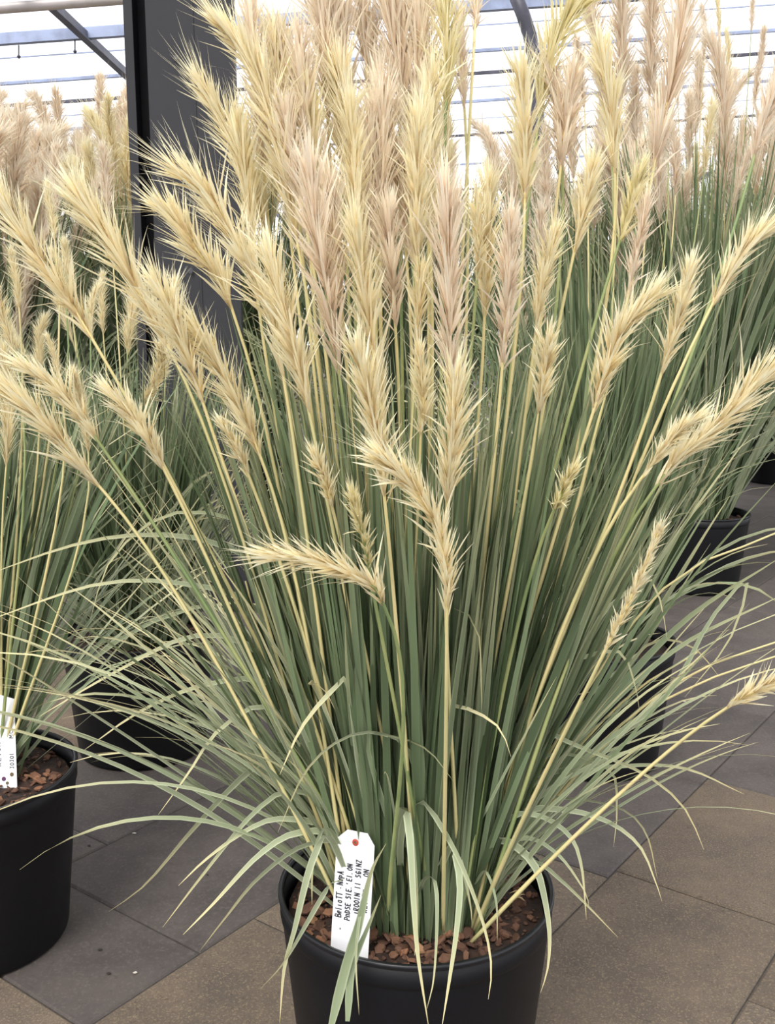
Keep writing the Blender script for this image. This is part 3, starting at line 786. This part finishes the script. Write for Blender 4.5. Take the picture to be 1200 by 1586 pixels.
RB = plant(1.52, 4.92, 'tall pampas grass in black pot at far right, beyond the low right plumes', FOL[3], 2.0, 30, 40, .2, [
    ((1090, 95), (1096, 10), 0, 'p'), ((1114, 62), (1119, -30), .1, 'c'), ((1163, 52), (1168, -40), 0, 'p'), ((1127, 165), (1131, 40), 0, 'c'),
    ((1166, 175), (1188, 40), -.2, 'p'), ((1132, 325), (1158, 215), -.4, 'p'), ((1185, 300), (1205, 150), -.2, 'p'), ((1050, 170), (1046, 60), .2, 'p'), ((1075, 330), (1082, 220), 0, 'c')],
    6, (2.2, 2.7), (.5, .65), .5, 'p', .8, 60, .5, 4, 1.0)
# rows further back: (x, y, foliage scale, plumes, top heights, label)
ROWS = [
    (2.60, 5.9, 2.2, 18, (2.3, 3.0), 'pampas grass at the right edge, behind and right of the far right pot'),
    (1.0, 5.3, 1.8, 18, (2.0, 2.6), 'pampas grass in the row behind, between the tallest centre plumes and right plants'),
    (.0, 6.35, 1.8, 20, (2.2, 2.8), 'pampas grass hidden behind the tall plumes of the front plant'),
    (-2.1, 5.6, 1.85, 34, (1.9, 2.55), 'pampas grass left of the column, nearest of the far left clump'),
    (-1.5, 6.6, 1.9, 34, (2.2, 2.85), 'pampas grass beside the left flange of the column'),
    (-2.75, 6.9, 1.95, 34, (2.3, 2.9), 'pampas grass at the far left, under the beige pipe'),
    (-2.15, 8.0, 2.05, 32, (2.6, 3.2), 'pampas grass behind the far left clump, under the crossing roof bars'),
    (-3.3, 8.4, 2.05, 30, (2.6, 3.2), 'pampas grass farthest left against the roof light'),
    (-.95, 7.4, 2.1, 26, (2.4, 3.0), 'pampas grass showing at right edge of the column'),
    (.3, 7.6, 2.0, 20, (2.1, 2.6), 'pampas grass far behind, left of the curved roof strut'),
    (1.2, 8.2, 2.1, 20, (2.2, 2.75), 'pampas grass far behind, below the curved roof strut'),
    (2.1, 7.6, 2.3, 22, (2.5, 3.2), 'pampas grass behind the row at right, among the pale plume heads'),
    (3.1, 8.2, 2.3, 20, (2.5, 3.2), 'pampas grass in the far right corner of the view'),
]
for i, (x, y, fs, n, zr, lab) in enumerate(ROWS):
    plant(x, y, lab, FOLB[i % 3], fs, 12, 12, i * 1.1, (), n, zr, (.42, .65), .46, 'p' if i % 4 else 'c', 1.3 if x < -1 else 1.05, 40, .4, 20 + i)

# ------------------------------------------------------------------ plant labels with handwriting
GL = {  # strokes on a 0..1 box: x along the writing, y up
    'B': [[(0, 0), (0, 1), (.55, .95), (.6, .65), (.1, .52), (.68, .4), (.65, .05), (0, 0)]], 'e': [[(.05, .3), (.55, .35), (.5, .6), (.2, .62), (.03, .35), (.15, .03), (.5, .06)]],
    'l': [[(.2, 1), (.2, 0)]], 'i': [[(.2, .6), (.2, 0)]], 'o': [[(.3, .62), (.05, .45), (.05, .12), (.3, 0), (.55, .15), (.55, .48), (.3, .62)]],
    't': [[(.3, 1), (.3, 0)], [(0, .85), (.6, .85)]], 'T': [[(.35, 1), (.35, 0)], [(0, .95), (.75, 1)]], '-': [[(0, .3), (.15, .3)]],
    'N': [[(0, 0), (0, 1), (.6, 0), (.6, 1)]], 'w': [[(0, .8), (.15, .05), (.3, .6), (.5, .05), (.6, .8)], [(.05, .5), (.55, .45)]], 'p': [[(0, .7), (0, -.2)], [(0, .65), (.45, .6), (.45, .25), (0, .2)]],
    'A': [[(0, 0), (.3, 1), (.6, 0)], [(.1, .35), (.5, .35)]], 'P': [[(0, 0), (0, 1), (.55, .95), (.55, .5), (0, .45)]], 'n': [[(0, 0), (0, .75), (.5, .7), (.5, 0)]],
    'O': [[(.3, 1), (.02, .7), (.02, .25), (.3, 0), (.6, .25), (.6, .72), (.3, 1)]], 'S': [[(.55, .9), (.15, 1), (.05, .7), (.5, .45), (.5, .1), (.05, .03)]],
    'E': [[(.55, 1), (.05, 1), (.05, 0), (.55, 0)], [(.05, .52), (.45, .52)]], 'I': [[(.2, 1), (.2, 0)]], '.': [[(.05, .02), (.15, .02)]], "'": [[(.1, 1), (.1, .75)]],
    'R': [[(0, 0), (0, 1), (.5, .95), (.5, .55), (0, .5), (.55, 0)]], 'H': [[(0, 0), (0, 1)], [(.55, 0), (.55, 1)], [(0, .5), (.55, .5)]], 'G': [[(.55, .85), (.2, 1), (.02, .5), (.2, 0), (.55, .1), (.55, .45), (.3, .45)]],
    'Z': [[(0, .95), (.55, 1), (.05, 0), (.6, .05)]], '3': [[(.05, .95), (.5, .9), (.2, .55), (.55, .35), (.4, .02), (.02, .05)]], 'V': [[(0, 1), (.28, 0), (.55, 1)]],
    'D': [[(0, 0), (0, 1), (.5, .8), (.55, .25), (0, 0)]], '+': [[(.3, .8), (.3, 0)], [(0, .1), (.55, .1)]], '#': [[(.05, .15), (.1, .9)], [(.4, .1), (.45, .9)], [(0, .35), (.55, .3)], [(0, .65), (.55, .62)]],
    'q': [[(.5, .7), (.5, -.1)], [(.5, .65), (.05, .6), (.05, .25), (.5, .2)]], 'M': [[(0, 0), (.05, 1), (.3, .4), (.55, 1), (.6, 0)]], 'J': [[(.1, 1), (.55, 1)], [(.4, 1), (.4, .1), (.05, .1)]],
}


def write(label_root, text, fr, length, height, thick, parent, name='lettering'):
    """fr(s, h): s along the writing in metres, h up the letters -> local point just above the card"""
    m = MB(); adv = length / max(1, len(text)); s0 = 0
    for ch in text:
        for st in GL.get(ch, []):
            P = [(s0 + x * adv * 1.05, y * height) for x, y in st]
            for (a, b) in zip(P[:-1], P[1:]):
                dx, dy = b[0] - a[0], b[1] - a[1]; l = math.hypot(dx, dy) + 1e-9; ox, oy = -dy / l * thick / 2, dx / l * thick / 2
                ex, ey = dx / l * thick * .35, dy / l * thick * .35
                q = [fr(a[0] + ox - ex, a[1] + oy - ey), fr(a[0] - ox - ex, a[1] - oy - ey), fr(b[0] - ox + ex, b[1] - oy + ey), fr(b[0] + ox + ex, b[1] + oy + ey)]
                m.add(q, [(0, 1, 2, 3)])
        s0 += adv
    return m.obj(name, M_INK, parent)


def card(name, outline, thick, base, right, up, parent_loc):
    """flat card: outline in (u, v) metres, standing on base with in-plane axes right and up"""
    right = np.asarray(right, float); up = np.asarray(up, float); nrm = np.cross(right, up)      # towards the viewer
    L = lambda u, v, d=0.0: np.asarray(base) + right * u + up * v + nrm * d - parent_loc
    k = len(outline); m = MB()
    m.add([L(u, v, 0) for u, v in outline] + [L(u, v, -thick) for u, v in outline], [tuple(range(k)), tuple(range(2 * k - 1, k - 1, -1))] + [(j, j + k, (j + 1) % k + k, (j + 1) % k) for j in range(k)])
    return m, L


def disc(L, u, v, r, d, k=16, r2=0.0):
    m = MB(); a = np.linspace(0, 2 * math.pi, k, endpoint=False)
    o = [L(u + r * math.cos(t), v + r * math.sin(t), d) for t in a]
    if r2:
        i_ = [L(u + r2 * math.cos(t), v + r2 * math.sin(t), d + .0006) for t in a]; m.add(o + i_, [(j, (j + 1) % k, k + (j + 1) % k, k + j) for j in range(k)])
    else: m.add(o, [tuple(range(k))])
    return m


def front_label():
    def on_z(px, py, z):
        a = at(px, py, 1.0) - np.array([0, 0, CAMH]); return a * ((z - CAMH) / a[2]) + np.array([0, 0, CAMH])
    bl, br = on_z(513, 1448, .369), on_z(571, 1462, .369)            # just inside the front rim
    right = br - bl; W = np.linalg.norm(right); right /= W
    back = np.array([-right[1], right[0], 0]); up = back * math.sin(math.radians(9)) + np.array([0, 0, 1]) * math.cos(math.radians(9))
    base = bl - up * .035 + right * .0; hs = .186                    # the foot goes into the bark
    root = empty('plant_label', tuple((bl + br) / 2)); tag(root, 'white handwritten plant label with red eyelet, standing in front plant bark', 'plant label', 'plant labels')
    m, L = card('card', [(0, 0), (W, 0), (W, hs - .001), (W * .80, hs + .016), (W * .27, hs + .016), (0, hs)], .0009, base, right, up, np.array(root.location))
    m.obj('card', M_LABEL, root)
    ey = disc(L, W * .5, hs - .001, .0054, .0005, 20, .0022).obj('eyelet', M_RED, root); tag(ey, 'red eyelet')
    disc(L, W * .5, hs - .001, .0026, .0007, 12).obj('eyelet_centre', M_BROWN, ey)
    # four lines read upwards; v along, letters grow towards the left edge
    for text, x0, v0, v1, hgt in (('BelioTT -NwpA', .23, .066, .138, .0100), ("PnDSE SIE.'EI.ON", .46, .064, .152, .0084), ('+ROOIN II SGINZ', .69, .076, .161, .0086), ('REVI #   ON ', .90, .082, .155, .0088)):
        fr = lambda s, h, x0=x0, v0=v0: L(W * x0 - h, v0 + s, .0005)
        write(root, text, fr, v1 - v0, hgt, .0016, root)
    fr = lambda s, h: L(W * .12 + s, .047 + h, .0005)
    write(root, "v n", fr, .009, .0028, .0008, root)
front_label()


def left_label():
    yb = 1.985
    bl, br = at(-26, 1226, yb), at(26, 1215, yb)
    right = br - bl; right[2] *= .3; W = np.linalg.norm(right); right /= W
    tr = at(2, 1076, yb + .05); up = tr - br; up = up - right * np.dot(up, right); H = np.linalg.norm(up); up /= H
    base = bl - up * .02; H += .02
    root = empty('plant_label', tuple((bl + br) / 2)); tag(root, 'white plant label with round stickers, standing in bark at the left edge', 'plant label', 'plant labels')
    m, L = card('card', [(0, 0), (W, 0), (W, H), (W * .6, H + .01), (W * .3, H + .01), (0, H)], .0009, base, right, up, np.array(root.location)); m.obj('card', M_LABEL, root)
    for text, x0, v0, ln in (('JOJOIUL', .93, .063, .048), ('MO', .93, .125, .02), ('REVON', .55, .07, .05)):
        fr = lambda s, h, x0=x0, v0=v0: L(W * x0 - h, v0 + s, .0005)
        write(root, text, fr, ln, .008, .0014, root)
    for u, v, r, mat in ((.86, .051, .0042, M_BROWN), (.62, .043, .0045, M_PURPLE), (.72, .034, .0034, M_BROWN)):
        disc(L, W * u, v, r, .0004, 14).obj('sticker', mat, root)
left_label()

# ------------------------------------------------------------------ scraps fallen on the paving
def ground(px, py):
    a = at(px, py, 1.0) - np.array([0, 0, CAMH]); return a * (-CAMH / a[2]) + np.array([0, 0, CAMH])
def scrap(px, py, s, mat, name, label, cat, group=None):
    p = ground(px, py); m = MB(); v = np.array([x.co for x in CHIPS[int(px) % 10].vertices]) * [s, s, s * .5]
    v[:, 2] -= v[:, 2].min(); m.add(v, [tuple(q.vertices) for q in CHIPS[int(px) % 10].polygons] + [tuple(range(5, -1, -1))])
    o = m.obj(name, mat); o.location = (p[0], p[1], 0.0005); tag(o, label, cat, group)
scrap(208, 1291, .006, M_SCRAP, 'leaf_scrap', 'pale scrap lying on the slab between left edge pot and front plant', 'scrap')
scrap(1060, 1087, .006, M_SCRAP, 'leaf_scrap', 'pale scrap on the paving left of the low right plume', 'scrap')
scrap(209, 1507, .005, M_SCRAP, 'leaf_scrap', 'small pale scrap on the slab near the bottom, left of the front pot', 'scrap')
scrap(155, 1471, .0055, M_CRUMB, 'bark_crumb', 'dark crumb on smooth slab right of the left edge pot base', 'crumb', 'crumbs on the paving')
scrap(168, 1508, .0055, M_CRUMB, 'bark_crumb', 'dark crumb beside the small pale scrap near the bottom', 'crumb', 'crumbs on the paving')
scrap(138, 1310, .005, M_CRUMB, 'bark_crumb', 'dark crumb on the slab close to the left edge pot wall', 'crumb', 'crumbs on the paving')
scrap(321, 1355, .004, M_CRUMB, 'bark_crumb', 'dark crumb under the pale drooping leaf tips', 'crumb', 'crumbs on the paving')
scrap(1016, 1208, .005, M_CRUMB, 'bark_crumb', 'dark crumb on the paving at right of the front plant', 'crumb', 'crumbs on the paving')
